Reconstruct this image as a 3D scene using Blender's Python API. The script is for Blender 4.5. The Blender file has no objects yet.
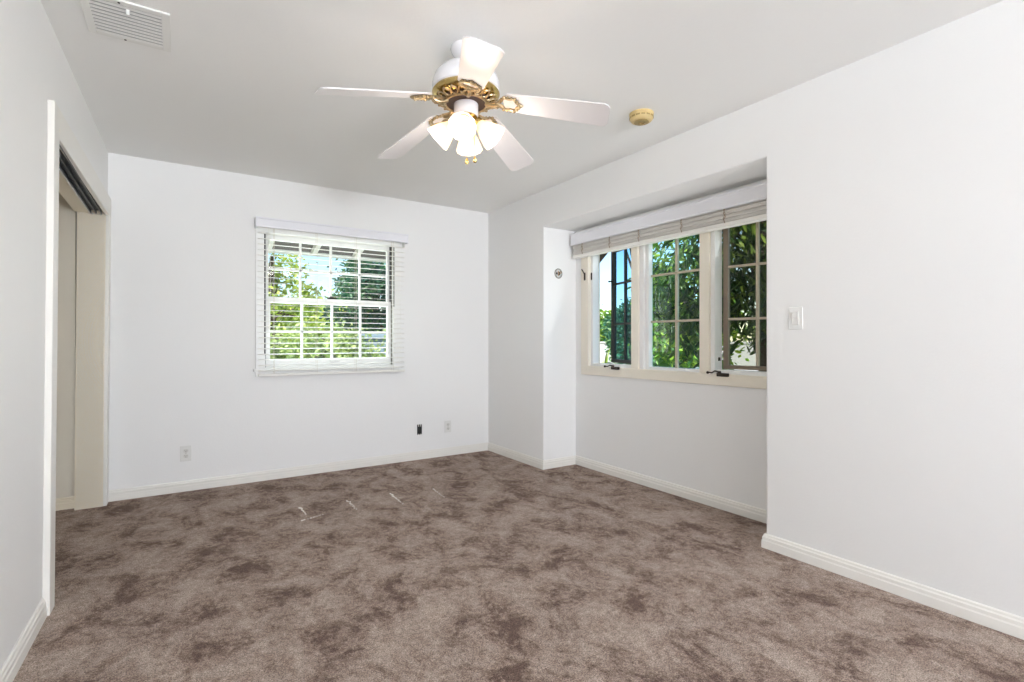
import bpy, bmesh, math, random
import numpy as np
from mathutils import Vector, Matrix
PI = math.pi
S = bpy.context.scene
COL = S.collection
# ------------------------------------------------------------------ camera, sky, sun, area light, exposure
YAW = math.radians(33.2)
H = 1.122
cd = bpy.data.cameras.new('camera'); cam = bpy.data.objects.new('camera', cd); COL.objects.link(cam)
cam.location = (0, 0, H); cam.rotation_euler = (PI/2, 0, -YAW)
cd.sensor_width = 36; cd.lens = 509/1024*36; cd.clip_start = .02; cd.clip_end = 500
S.camera = cam
w = bpy.data.worlds.new('sky'); S.world = w; w.use_nodes = True
nt = w.node_tree; bg = nt.nodes['Background']
sky = nt.nodes.new('ShaderNodeTexSky'); sky.sky_type = 'NISHITA'; sky.sun_disc = False
sky.sun_elevation = math.radians(48); sky.sun_rotation = math.radians(268); sky.air_density = 1.0; sky.dust_density = .3; sky.ozone_density = 1.6
nt.links.new(sky.outputs[0], bg.inputs[0]); bg.inputs[1].default_value = .26
sl = bpy.data.lights.new('sun', 'SUN'); sun = bpy.data.objects.new('sun', sl); COL.objects.link(sun)
sl.energy = 11; sl.angle = math.radians(.6); sl.color = (1, .95, .86)
sun.rotation_euler = Vector((.78, .06, -.72)).to_track_quat('-Z', 'Y').to_euler()
al = bpy.data.lights.new('added_rear_fill', 'AREA'); alo = bpy.data.objects.new('added_rear_fill', al); COL.objects.link(alo)  # fill lamp added behind the camera, shining in through the made-up rear window
al.shape = 'RECTANGLE'; al.size = 1.5; al.size_y = 1.25; al.energy = 112; al.color = (.92, .97, 1.06)
alo.location = (.72, -4.47, 1.52); alo.rotation_euler = (math.radians(104), 0, math.radians(3))
al2 = bpy.data.lights.new('added_upward_fill', 'AREA'); al2o = bpy.data.objects.new('added_upward_fill', al2); COL.objects.link(al2o)  # second added fill lamp, aimed upward to lift the ceiling
al2.shape = 'RECTANGLE'; al2.size = 1.3; al2.size_y = .8; al2.energy = 345; al2.color = (.92, .97, 1.06)
al2o.location = (.75, -4.8, .80); al2o.rotation_euler = (math.radians(90+33), 0, math.radians(5))
def day(name, sx, sy, e, loc, rot):
    l = bpy.data.lights.new(name, 'AREA'); o = bpy.data.objects.new(name, l); COL.objects.link(o)
    l.shape = 'RECTANGLE'; l.size = sx; l.size_y = sy; l.energy = e; l.color = (.96, .99, 1); o.location = loc; o.rotation_euler = rot; return l
al3 = day('daylight_back_window', 1.15, 1.05, 11, (1.12, 4.80, 1.38), (math.radians(-90-14), 0, 0))
al4 = day('daylight_alcove_window', 1.75, .9, 3.6, (2.93, 2.6, 1.42), (math.radians(90+28), 0, math.radians(90)))
S.view_settings.view_transform = 'Standard'; S.view_settings.look = 'None'
S.view_settings.gamma = 1; S.view_settings.use_curve_mapping = False
S.view_settings.exposure = 0.07
try: S.cycles.max_bounces = 12; S.cycles.diffuse_bounces = 8; S.cycles.transparent_max_bounces = 32
except Exception: pass

# ------------------------------------------------------------------ materials
def lin(c): return tuple(((v/255)/12.92 if v/255 <= .04045 else ((v/255+.055)/1.055)**2.4) for v in c) + (1,)
def mat(name, c, rough=.5, metal=0, bump=0, scale=200, vary=0, vscale=3, spec=.5, trans=0, emit=None, es=1, sub=0):
    m = bpy.data.materials.new(name); m.use_nodes = True
    n = m.node_tree.nodes; L = m.node_tree.links; b = n['Principled BSDF']
    col = c if len(c) == 4 else lin(c)
    b.inputs['Base Color'].default_value = col; b.inputs['Roughness'].default_value = rough; b.inputs['Metallic'].default_value = metal
    b.inputs['Specular IOR Level'].default_value = spec
    b.inputs['Transmission Weight'].default_value = trans
    if emit: b.inputs['Emission Color'].default_value = emit; b.inputs['Emission Strength'].default_value = es
    tc = n.new('ShaderNodeTexCoord')
    nz = n.new('ShaderNodeTexNoise'); nz.inputs['Scale'].default_value = vscale; nz.inputs['Detail'].default_value = 4
    L.new(tc.outputs['Object'], nz.inputs['Vector'])
    mx = n.new('ShaderNodeMix'); mx.data_type = 'RGBA'
    mx.inputs[6].default_value = col; mx.inputs[7].default_value = tuple(v*(1-vary) for v in col[:3])+(1,)
    L.new(nz.outputs[0], mx.inputs[0]); L.new(mx.outputs[2], b.inputs['Base Color'])
    if bump:
        n2 = n.new('ShaderNodeTexNoise'); n2.inputs['Scale'].default_value = scale; n2.inputs['Detail'].default_value = 3
        bp = n.new('ShaderNodeBump'); bp.inputs['Strength'].default_value = bump; bp.inputs['Distance'].default_value = .002
        L.new(tc.outputs['Object'], n2.inputs['Vector']); L.new(n2.outputs[0], bp.inputs['Height']); L.new(bp.outputs[0], b.inputs['Normal'])
    return m
M = {}
M['wall'] = mat('wall_paint', (239, 239, 238), .55, bump=.25, scale=90, vary=.015, spec=.25)
M['ceiling'] = mat('ceiling_paint', (243, 243, 241), .7, bump=.25, scale=70, vary=.015, spec=.2)
M['trim'] = mat('white_gloss_trim', (234, 232, 226), .35, vary=.02)
M['cream'] = mat('cream_trim', (238, 231, 216), .38, vary=.03)
M['closet_cream'] = mat('closet_cream_paint', (240, 231, 211), .4, vary=.03)
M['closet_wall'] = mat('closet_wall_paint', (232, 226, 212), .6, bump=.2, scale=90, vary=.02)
M['sash'] = mat('white_sash_paint', (240, 240, 238), .35, vary=.02)
M['valance'] = mat('valance_vinyl', (235, 235, 240), .35, vary=.01)
M['slat'] = mat('blind_slat_vinyl', (238, 236, 230), .35, vary=.01)
M['slat_b'] = mat('blind_slat_stacked', (238, 235, 230), .4, vary=.03, vscale=8)
M['cord'] = mat('blind_cord', (214, 206, 190), .8)
M['cord_knot'] = mat('blind_cord_brown', (168, 152, 132), .8)
M['blade'] = mat('fan_blade_laminate', (226, 222, 222), .3, vary=.02, vscale=6)
M['fanwhite'] = mat('fan_enamel', (236, 235, 238), .22, spec=.6)
M['brass'] = mat('polished_brass', (214, 186, 120), .2, metal=1, vary=.25, vscale=30)
M['brass_old'] = mat('antique_brass', (226, 204, 164), .3, metal=1, vary=.8, vscale=60)
M['dark_recess'] = mat('dark_fan_recess', (70, 48, 36), .5)
M['bronze'] = mat('dark_bronze_sash', (62, 54, 48), .45, vary=.15, vscale=20)
M['taupe'] = mat('taupe_sash', (140, 124, 106), .45, vary=.12, vscale=20)
M['tan'] = mat('tan_muntin', (200, 188, 166), .45, vary=.1, vscale=20)
M['hardware'] = mat('oiled_bronze_hardware', (58, 48, 42), .35, metal=.6, vary=.2, vscale=40)
M['black'] = mat('black_plastic', (22, 22, 22), .5)
M['liner'] = mat('black_jamb_liner', (34, 32, 32), .6)
M['plate'] = mat('white_plate', (226, 226, 223), .3)
M['plate2'] = mat('white_device', (214, 213, 208), .3)
M['slot'] = mat('slot_dark', (60, 58, 55), .6)
M['alu'] = mat('aluminium_track', (120, 126, 134), .35, metal=.7, vary=.25, vscale=12)
M['alu_dark'] = mat('dark_track_groove', (62, 66, 74), .5, metal=.4)
M['yellow'] = mat('yellowed_plastic', (222, 198, 142), .45, vary=.18, vscale=18)
M['yellow_d'] = mat('yellowed_plastic_grille', (172, 148, 92), .5, vary=.2, vscale=25)
M['vent'] = mat('vent_enamel', (232, 232, 228), .4)
M['vent_in'] = mat('vent_duct_grey', (176, 176, 178), .7)
M['steel'] = mat('zinc_box', (170, 165, 155), .35, metal=.9, vary=.3, vscale=30)
M['copper'] = mat('copper_wire', (190, 140, 70), .3, metal=1)
M['fleck'] = mat('white_fleck', (236, 230, 224), .9)
M['eave_wood'] = mat('eave_soffit_boards', (120, 114, 112), .7, vary=.2, vscale=9)
M['eave_white'] = mat('eave_white_paint', (235, 233, 228), .5, vary=.05)
M['eave_brown'] = mat('eave_brown_paint', (84, 66, 46), .6, vary=.2, vscale=9)
M['stucco'] = mat('pale_stucco', (198, 193, 188), .85, bump=.5, scale=40, vary=.08)
M['stucco_grey'] = mat('blue_grey_stucco', (150, 166, 180), .85, bump=.5, scale=40, vary=.1)
M['shingle'] = mat('roof_shingle', (110, 100, 95), .9, vary=.3, vscale=20)
M['bark'] = mat('bark', (98, 80, 62), .9, bump=.8, scale=30, vary=.4, vscale=10)
M['bulb'] = mat('lit_bulb', (255, 250, 240), .3, emit=(1, .93, .82, 1), es=3.0)

def leafmat(name, c1, c2, c3, trans=.35):
    m = bpy.data.materials.new(name); m.use_nodes = True
    n = m.node_tree.nodes; L = m.node_tree.links; b = n['Principled BSDF']; out = n['Material Output']
    g = n.new('ShaderNodeNewGeometry'); cr = n.new('ShaderNodeValToRGB'); e = cr.color_ramp.elements
    e[0].color = lin(c1); e[1].color = lin(c3); x = cr.color_ramp.elements.new(.5); x.color = lin(c2)
    L.new(g.outputs['Random Per Island'], cr.inputs[0]); L.new(cr.outputs[0], b.inputs['Base Color'])
    b.inputs['Roughness'].default_value = .45
    t = n.new('ShaderNodeBsdfTranslucent'); L.new(cr.outputs[0], t.inputs[0])
    mx = n.new('ShaderNodeMixShader'); mx.inputs[0].default_value = trans
    L.new(b.outputs[0], mx.inputs[1]); L.new(t.outputs[0], mx.inputs[2]); L.new(mx.outputs[0], out.inputs[0])
    return m
M['leaf_dark'] = leafmat('leaves_deep_green', (30, 62, 30), (58, 92, 38), (120, 142, 60))
M['leaf_mid'] = leafmat('leaves_mid_green', (60, 110, 48), (104, 150, 52), (186, 204, 70))
M['leaf_blue'] = leafmat('leaves_blue_green', (34, 82, 66), (60, 112, 84), (110, 146, 96))
M['leaf_lime'] = leafmat('leaves_lime', (120, 150, 52), (164, 186, 66), (214, 220, 108))
M['leaf_hedge'] = leafmat('leaves_pale_hedge', (124, 150, 88), (166, 186, 112), (214, 222, 150))

def glass(name, tint, refl=1.0):
    m = bpy.data.materials.new(name); m.use_nodes = True
    n = m.node_tree.nodes; L = m.node_tree.links; out = n['Material Output']; n.remove(n['Principled BSDF'])
    t = n.new('ShaderNodeBsdfTransparent'); t.inputs[0].default_value = tint+(1,)
    g = n.new('ShaderNodeBsdfGlossy'); g.inputs['Roughness'].default_value = .02
    f = n.new('ShaderNodeFresnel'); f.inputs[0].default_value = 1.45
    mx = n.new('ShaderNodeMixShader'); mul = n.new('ShaderNodeMath'); mul.operation = 'MULTIPLY'; mul.inputs[1].default_value = refl
    ge = n.new('ShaderNodeNewGeometry'); iv = n.new('ShaderNodeMath'); iv.operation = 'SUBTRACT'; iv.inputs[0].default_value = 1; L.new(ge.outputs['Backfacing'], iv.inputs[1]); L.new(iv.outputs[0], mul.inputs[1])      # reflect once per pane
    L.new(f.outputs[0], mul.inputs[0]); L.new(mul.outputs[0], mx.inputs[0]); L.new(t.outputs[0], mx.inputs[1]); L.new(g.outputs[0], mx.inputs[2]); L.new(mx.outputs[0], out.inputs[0])
    return m
M['glass'] = glass('clear_pane', (.95, .985, .985))
M['glass_teal'] = glass('teal_tinted_pane', (.84, .965, .985))
M['glass_blue'] = glass('blue_tinted_pane', (.66, .86, .97))
M['glass_grey'] = glass('grey_screened_pane', (.76, .77, .72))

def shademat():
    m = bpy.data.materials.new('frosted_shade_glass'); m.use_nodes = True
    n = m.node_tree.nodes; L = m.node_tree.links; out = n['Material Output']; b = n['Principled BSDF']
    b.inputs['Base Color'].default_value = lin((252, 245, 232)); b.inputs['Roughness'].default_value = .35
    t = n.new('ShaderNodeBsdfTranslucent'); t.inputs[0].default_value = lin((251, 234, 212))
    mx = n.new('ShaderNodeMixShader'); mx.inputs[0].default_value = .55
    L.new(b.outputs[0], mx.inputs[1]); L.new(t.outputs[0], mx.inputs[2]); L.new(mx.outputs[0], out.inputs[0])
    return m
M['shade'] = shademat()

def carpetmat():
    m = bpy.data.materials.new('brown_plush_carpet'); m.use_nodes = True
    n = m.node_tree.nodes; L = m.node_tree.links; b = n['Principled BSDF']
    tc = n.new('ShaderNodeTexCoord')
    def noise(scale, detail, rough, dist=0, vec=None):
        z = n.new('ShaderNodeTexNoise'); z.inputs['Scale'].default_value = scale; z.inputs['Detail'].default_value = detail
        z.inputs['Roughness'].default_value = rough; z.inputs['Distortion'].default_value = dist
        L.new(vec or tc.outputs['Object'], z.inputs['Vector']); return z
    mp = n.new('ShaderNodeMapping'); mp.inputs['Scale'].default_value = (1, .75, 1); mp.inputs['Rotation'].default_value = (0, 0, .5)
    L.new(tc.outputs['Object'], mp.inputs['Vector'])
    big = noise(4.6, 10, .74, .35, mp.outputs[0]); fine = noise(210, 2, .7); mid = noise(48, 6, .8)
    r = n.new('ShaderNodeValToRGB'); r.color_ramp.elements[0].position = .54; r.color_ramp.elements[0].color = lin((100, 82, 73))
    r.color_ramp.elements[1].position = .75; r.color_ramp.elements[1].color = lin((170, 155, 144))
    x = r.color_ramp.elements.new(.635); x.color = lin((147, 130, 119))
    ad = n.new('ShaderNodeMath'); ad.operation = 'MULTIPLY_ADD'; ad.inputs[1].default_value = .30; L.new(mid.outputs[0], ad.inputs[0]); L.new(big.outputs[0], ad.inputs[2])
    L.new(ad.outputs[0], r.inputs[0])
    def mr(z, a, bb, c, d):
        q = n.new('ShaderNodeMapRange'); q.inputs[1].default_value = a; q.inputs[2].default_value = bb; q.inputs[3].default_value = c; q.inputs[4].default_value = d
        L.new(z.outputs[0], q.inputs[0]); return q
    f1 = mr(fine, .3, .7, .32, 1.68); f2 = mr(mid, .3, .7, .72, 1.28)
    mu = n.new('ShaderNodeMath'); mu.operation = 'MULTIPLY'; L.new(f1.outputs[0], mu.inputs[0]); L.new(f2.outputs[0], mu.inputs[1])
    vm = n.new('ShaderNodeVectorMath'); vm.operation = 'SCALE'; L.new(r.outputs[0], vm.inputs[0]); L.new(mu.outputs[0], vm.inputs['Scale'])
    L.new(vm.outputs[0], b.inputs['Base Color'])
    b.inputs['Roughness'].default_value = .95; b.inputs['Specular IOR Level'].default_value = .1
    b.inputs['Sheen Weight'].default_value = .25; b.inputs['Sheen Roughness'].default_value = .5; b.inputs['Sheen Tint'].default_value = lin((190, 165, 155))
    bp = n.new('ShaderNodeBump'); bp.inputs['Strength'].default_value = .45; bp.inputs['Distance'].default_value = .006
    L.new(mu.outputs[0], bp.inputs['Height']); L.new(bp.outputs[0], b.inputs['Normal'])
    return m
M['carpet'] = carpetmat()
def groundmat():
    m = bpy.data.materials.new('lawn'); m.use_nodes = True
    n = m.node_tree.nodes; L = m.node_tree.links; b = n['Principled BSDF']
    tc = n.new('ShaderNodeTexCoord'); z = n.new('ShaderNodeTexNoise'); z.inputs['Scale'].default_value = 1.3; z.inputs['Detail'].default_value = 8
    r = n.new('ShaderNodeValToRGB'); r.color_ramp.elements[0].color = lin((92, 112, 52)); r.color_ramp.elements[1].color = lin((168, 168, 104))
    L.new(tc.outputs['Object'], z.inputs['Vector']); L.new(z.outputs[0], r.inputs[0]); L.new(r.outputs[0], b.inputs['Base Color'])
    b.inputs['Roughness'].default_value = .95
    return m
M['lawn'] = groundmat()

# ------------------------------------------------------------------ mesh helpers
class MB:
    def __init__(s): s.bm = bmesh.new()
    def box(s, a, b, bev=0, seg=2, mtx=None):
        a, b = Vector(a), Vector(b); lo = Vector(map(min, a, b)); hi = Vector(map(max, a, b)); c = (lo+hi)/2; d = hi-lo
        t = bmesh.new(); bmesh.ops.create_cube(t, size=1)
        bmesh.ops.scale(t, vec=d, verts=t.verts); bmesh.ops.translate(t, vec=c, verts=t.verts)
        if bev: bmesh.ops.bevel(t, geom=t.edges[:], offset=min(bev, min(d)*.45), segments=seg, affect='EDGES', profile=.5)
        if mtx: bmesh.ops.transform(t, matrix=mtx, verts=t.verts)
        return s._add(t)
    def _add(s, t):
        me = bpy.data.meshes.new('t'); t.to_mesh(me); t.free(); s.bm.from_mesh(me); bpy.data.meshes.remove(me); return s
    def prism(s, pts, axis, a, b, mtx=None, bev=0):
        """closed 2-D outline extruded along axis from a to b (x: pts are (y,z); y: (x,z); z: (x,y))"""
        t = bmesh.new()
        def v(p, k): return {'x': (k, p[0], p[1]), 'y': (p[0], k, p[1]), 'z': (p[0], p[1], k)}[axis]
        A = [t.verts.new(v(p, a)) for p in pts]; B = [t.verts.new(v(p, b)) for p in pts]
        t.faces.new(A); t.faces.new(B[::-1]); n = len(pts)
        for i in range(n): t.faces.new((A[i], B[i], B[(i+1) % n], A[(i+1) % n]))
        bmesh.ops.recalc_face_normals(t, faces=t.faces)
        if bev: bmesh.ops.bevel(t, geom=t.edges[:], offset=bev, segments=2, affect='EDGES', profile=.5)
        if mtx: bmesh.ops.transform(t, matrix=mtx, verts=t.verts)
        return s._add(t)
    def lathe(s, prof, n=40, mtx=None, closed=False):
        t = bmesh.new(); rings = []
        for r, z in prof:
            if r < 1e-6: rings.append([t.verts.new((0, 0, z))])
            else: rings.append([t.verts.new((r*math.cos(2*PI*i/n), r*math.sin(2*PI*i/n), z)) for i in range(n)])
        prs = list(zip(rings, rings[1:])) + ([(rings[-1], rings[0])] if closed else [])
        for A, B in prs:
            for i in range(n):
                j = (i+1) % n
                if len(A) == 1 and len(B) == 1: continue
                if len(A) == 1: t.faces.new((A[0], B[i], B[j]))
                elif len(B) == 1: t.faces.new((A[i], B[0], A[j]))
                else: t.faces.new((A[i], B[i], B[j], A[j]))
        bmesh.ops.recalc_face_normals(t, faces=t.faces)
        if mtx: bmesh.ops.transform(t, matrix=mtx, verts=t.verts)
        return s._add(t)
    def tube(s, pts, r, n=8, closed=False, mtx=None):
        t = bmesh.new(); P = [Vector(p) for p in pts]; N = len(P); rings = []
        rr = r if hasattr(r, '__len__') else [r]*N
        up = None
        for i in range(N):
            d = (P[(i+1) % N]-P[i-1]) if closed else (P[min(i+1, N-1)]-P[max(i-1, 0)])
            d.normalize()
            if up is None: up = Vector((0, 0, 1)) if abs(d.z) < .9 else Vector((1, 0, 0))
            a = d.cross(up).normalized(); b = a.cross(d).normalized(); up = b
            rings.append([t.verts.new(P[i]+(a*math.cos(2*PI*k/n)+b*math.sin(2*PI*k/n))*rr[i]) for k in range(n)])
        for i in range(N if closed else N-1):
            A, B = rings[i], rings[(i+1) % N]
            for k in range(n): t.faces.new((A[k], A[(k+1) % n], B[(k+1) % n], B[k]))
        if not closed: t.faces.new(rings[0][::-1]); t.faces.new(rings[-1])
        bmesh.ops.recalc_face_normals(t, faces=t.faces)
        if mtx: bmesh.ops.transform(t, matrix=mtx, verts=t.verts)
        return s._add(t)
    def ball(s, c, r, sc=(1, 1, 1), u=14, v=8):
        t = bmesh.new(); bmesh.ops.create_uvsphere(t, u_segments=u, v_segments=v, radius=r)
        bmesh.ops.scale(t, vec=sc, verts=t.verts); bmesh.ops.translate(t, vec=c, verts=t.verts); return s._add(t)
    def build(s, name, m, parent=None, smooth=False, loc=None, ang=35):
        me = bpy.data.meshes.new(name); s.bm.to_mesh(me); s.bm.free(); me.materials.append(m)
        if smooth:
            me.polygons.foreach_set('use_smooth', [True]*len(me.polygons))
            try: me.set_sharp_from_angle(angle=math.radians(ang))
            except Exception: pass
        o = bpy.data.objects.new(name, me); COL.objects.link(o)
        if loc: o.location = loc
        if parent: o.parent = parent
        return o
def empty(name, loc=(0, 0, 0), rz=0, parent=None):
    o = bpy.data.objects.new(name, None); COL.objects.link(o); o.location = loc; o.rotation_euler = (0, 0, rz); o.empty_display_size = .05
    if parent: o.parent = parent
    return o
def tag(o, label, cat, group=None):
    o['label'] = label; o['category'] = cat
    if group: o['group'] = group
    return o
def struct(o, label=None, cat=None):
    o['kind'] = 'structure'
    if label: o['label'] = label
    if cat: o['category'] = cat
    return o

# ------------------------------------------------------------------ measures of the room
CE = 2.45; BY = 4.56; RX = 2.69; NX = 3.06; NY0, NY1 = 1.572, 3.605; NZ = 2.13; YR = -4.2; T = .14  # YR: unseen rear end lengthened to even out the room light
def lx(y): return -.437 - .018*(BY-y)                     # the closet wall runs slightly out of square
OY0, OY1, OZ = 2.885, 4.445, 1.985                         # closet opening

# floor
fl = MB(); fl.prism([(lx(YR), YR), (RX, YR), (RX, NY0), (NX, NY0), (NX, NY1), (RX, NY1), (RX, BY), (-.59, BY), (-1.15, BY), (-1.15, 2.2), (lx(2.2), 2.2)], 'z', -.08, -.009)
struct(fl.build('floor', M['carpet']), 'mottled brown plush carpet covering the whole room floor', 'carpet')
# ceiling
struct(MB().box((-1.3, YR-T, CE), (RX+T, BY+T, CE+.12)).build('ceiling', M['ceiling']), 'flat pale ceiling over the room', 'ceiling')
# back wall with window hole
WX0, WX1, WZ0, WZ1 = .575, 1.672, .885, 2.015
bw = MB()
for a, b in (((-1.3, 0), (WX0, CE)), ((WX1, 0), (RX+T, CE)), ((WX0, 0), (WX1, WZ0)), ((WX0, WZ1), (WX1, CE))):
    bw.box((a[0], BY, a[1]-(.08 if a[1] == 0 else 0)), (b[0], BY+T, b[1]))
struct(bw.build('wall_back', M['wall']), 'white back wall with the blind-covered window', 'wall')
# right wall: one slab with the alcove opening cut out, soft edges
t = bmesh.new()
out = [(YR-T, -.08), (NY0, -.08), (NY0, NZ), (NY1, NZ), (NY1, -.08), (BY, -.08), (BY, CE), (YR-T, CE)]
A = [t.verts.new((RX, y, z)) for y, z in out]; B = [t.verts.new((RX+T, y, z)) for y, z in out]
t.faces.new(A); t.faces.new(B[::-1])
for i in range(8): t.faces.new((A[i], B[i], B[(i+1) % 8], A[(i+1) % 8]))
bmesh.ops.recalc_face_normals(t, faces=t.faces); t.edges.ensure_lookup_table()
es = [e for e in t.edges if all(abs(v.co.x-RX) < 1e-6 for v in e.verts) and all(NY0-.01 < v.co.y < NY1+.01 for v in e.verts) and max(v.co.z for v in e.verts) < NZ+.01 and not all(v.co.z < 0 for v in e.verts)]
bmesh.ops.bevel(t, geom=es, offset=.012, segments=4, affect='EDGES', profile=.5)
wr = MB(); wr._add(t)
struct(wr.build('wall_right', M['wall'], smooth=True), 'long white right wall with the window alcove opening', 'wall')
# alcove: sides, soffit, window wall
FY0, FY1, FZ0, FZ1 = 1.655, 3.505, .83, 2.00
nw = MB()
nw.box((RX+T, NY1, -.08), (NX+.14, NY1+T, NZ+.1)); nw.box((RX+T, NY0-T, -.08), (NX+.14, NY0, NZ+.1))
nw.box((RX+T, NY0, NZ), (NX+.14, NY1, NZ+.1))
nw.box((NX, NY0, -.08), (NX+.14, FY0, NZ)); nw.box((NX, FY1, -.08), (NX+.14, NY1, NZ)); nw.box((NX, FY0, -.08), (NX+.14, FY1, FZ0)); nw.box((NX, FY0, FZ1), (NX+.14, FY1, NZ))
struct(nw.build('wall_alcove', M['wall']), 'white walls and soffit of the window alcove', 'wall')
# left wall with closet opening, and rear wall
lw = MB()
def lseg(y0, y1, z0, z1, th=.14, m=lw): m.prism([(lx(y0), y0), (lx(y1), y1), (lx(y1)-th, y1), (lx(y0)-th, y0)], 'z', z0, z1)
lseg(YR-T, OY0, -.08, CE); lseg(OY0, OY1, OZ+.045, CE); lseg(OY1, BY, -.08, CE)
struct(lw.build('wall_left', M['wall']), 'white left wall with the closet opening', 'wall')
rw = MB(); RWX0, RWX1, RWZ0, RWZ1 = -.10, 1.55, .85, 2.20  # window hole is invented, lets the fill lamps in
for a, b in (((-.7, 0), (RWX0, CE)), ((RWX1, 0), (RX, CE)), ((RWX0, 0), (RWX1, RWZ0)), ((RWX0, RWZ1), (RWX1, CE))):
    rw.box((a[0], YR-T, a[1]-(.08 if a[1] == 0 else 0)), (b[0], YR, b[1]))
struct(rw.build('wall_rear', M['wall']))
wf = MB()
for a, b in (((RWX0, RWZ0), (RWX0+.05, RWZ1)), ((RWX1-.05, RWZ0), (RWX1, RWZ1)), ((RWX0+.05, RWZ0), (RWX1-.05, RWZ0+.05)), ((RWX0+.05, RWZ1-.05), (RWX1-.05, RWZ1)), ((.705, RWZ0+.05), (.745, RWZ1-.05))):
    wf.box((a[0], YR-.10, a[1]), (b[0], YR-.02, b[1]), .004)
struct(wf.build('added_rear_window', M['sash']))  # frame of the invented, unseen rear window
# closet shell
cl = MB(); cl.box((-1.25, 2.2, -.08), (-1.15, BY, CE)); cl.box((-1.15, 2.1, -.08), (lx(2.2)-.14, 2.2, CE)); cl.box((-1.15, 4.515, -.08), (-.588, BY, CE))
struct(cl.build('wall_closet', M['closet_wall']), 'shadowed inner wall of the closet behind the opening', 'wall')

# baseboards
BBP = [(0, 0), (.016, 0), (.016, .040), (.013, .046), (.013, .060), (.009, .066), (.008, .074), (.004, .078), (0, .078)]
def base(m, p, q, side, prof=BBP, mitre=(0, 0)):
    """run from p to q; side = +1 board grows to the left of the direction"""
    p, q = Vector((*p, 0)), Vector((*q, 0)); d = (q-p).normalized(); n = Vector((-d.y, d.x, 0))*side
    t = bmesh.new()
    A = [t.verts.new(p+n*a+Vector((0, 0, z-.009))-d*a*mitre[0]) for a, z in prof]; B = [t.verts.new(q+n*a+Vector((0, 0, z-.009))+d*a*mitre[1]) for a, z in prof]
    t.faces.new(A); t.faces.new(B[::-1])
    for i in range(len(prof)): t.faces.new((A[i], B[i], B[(i+1) % len(prof)], A[(i+1) % len(prof)]))
    bmesh.ops.recalc_face_normals(t, faces=t.faces); m._add(t)
m = MB(); base(m, (lx(BY)+.0, BY), (RX, BY), -1, mitre=(-1, -1)); struct(m.build('baseboard_back', M['trim']), 'white moulded baseboard along the back wall', 'baseboard')
m = MB(); base(m, (RX, NY1), (RX, BY), 1, mitre=(1, -1)); base(m, (RX, YR), (RX, NY0), 1, mitre=(-1, 1)); struct(m.build('baseboard_right', M['trim']), 'white moulded baseboard along the right wall', 'baseboard')
m = MB(); base(m, (RX, NY1), (NX, NY1), -1, mitre=(1, -1)); base(m, (NX, NY0), (NX, NY1), 1, mitre=(-1, -1)); base(m, (RX, NY0), (NX, NY0), 1, mitre=(1, -1)); struct(m.build('baseboard_alcove', M['trim']), 'white moulded baseboard around the window alcove', 'baseboard')
m = MB(); base(m, (lx(YR), YR), (lx(OY0-.092), OY0-.092), -1); struct(m.build('baseboard_left', M['trim']), 'white moulded baseboard running to the closet casing', 'baseboard')
m = MB(); base(m, (-1.15, 4.515), (-.59, 4.515), -1); struct(m.build('baseboard_closet', M['closet_cream']), 'cream baseboard inside the closet', 'baseboard')
m = MB(); base(m, (lx(YR), YR), (RX, YR), 1); struct(m.build('baseboard_rear', M['trim']))

# closet casing, jambs, head and sliding track
cs = MB(); CW, CT = .092, .024
def cas(y0, y1, z0, z1, CT=CT):
    cs.prism([(lx(y0), y0), (lx(y0)+CT, y0), (lx(y1)+CT, y1), (lx(y1), y1)], 'z', z0, z1, bev=.003)
cas(OY0-CW, OY0, -.009, OZ+.130); cas(OY1, OY1+CW, -.009, OZ); cas(OY0, OY1+CW, OZ, OZ+.130)
struct(cs.build('trim_1', M['trim']), 'white casing around the closet opening', 'door casing')
jb = MB(); jb.box((-.585, OY1, -.009), (lx(OY1)+.004, OY1+.02, OZ+.045)); jb.box((-.61, OY0-.02, -.009), (lx(OY0)+.004, OY0, OZ+.045))
jb.box((-.60, OY0, OZ+.030), (lx(OY1)-.004, OY1, OZ+.047)); jb.box((-.60, OY0, OZ+.004), (-.522, OY1, OZ+.031))
_t2 = struct(jb.build('trim_2', M['closet_cream']), 'cream jamb and head board of the closet opening', 'door jamb')
tk = empty('sliding_door_track', (-.483, OY0, OZ+.03)); tag(tk, 'grey metal sliding door track mounted under the closet head', 'door track')
a = MB()
for dx in (-.028, .0, .028): a.box((dx-.0018, 0, -.034), (dx+.0018, OY1-OY0-.03, -.002))
a.box((-.030, 0, -.002), (.030, OY1-OY0-.03, 0)); a.build('channel', M['alu'], tk)
a = MB(); a.box((-.0260, .002, -.010), (-.0020, OY1-OY0-.03, -.0025)); a.box((.0020, .002, -.010), (.0260, OY1-OY0-.03, -.0025)); a.build('groove', M['alu_dark'], tk)
a = MB(); a.box((-.0365, 0, -.038), (-.0315, OY1-OY0-.025, 0)); a.build('white_lip', M['trim'], tk)
for y in (OY1-OY0-.026, OY1-OY0-.012):
    MB().ball((-.020+(y-OY1+OY0+.026)*3, y, -.034), .006).build('end_screw', M['plate'], tk, True)

_sh = Matrix(((1, 0, .008, 0), (0, 1, 0, 0), (0, 0, 1, 0), (0, 0, 0, 1)))      # this wall leans in a little
for o_ in list(COL.objects):
    if o_.name in ('wall_left', 'trim_1', 'trim_2', 'baseboard_left'): o_.data.transform(_sh)
tk.location.x += .008*2

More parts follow.
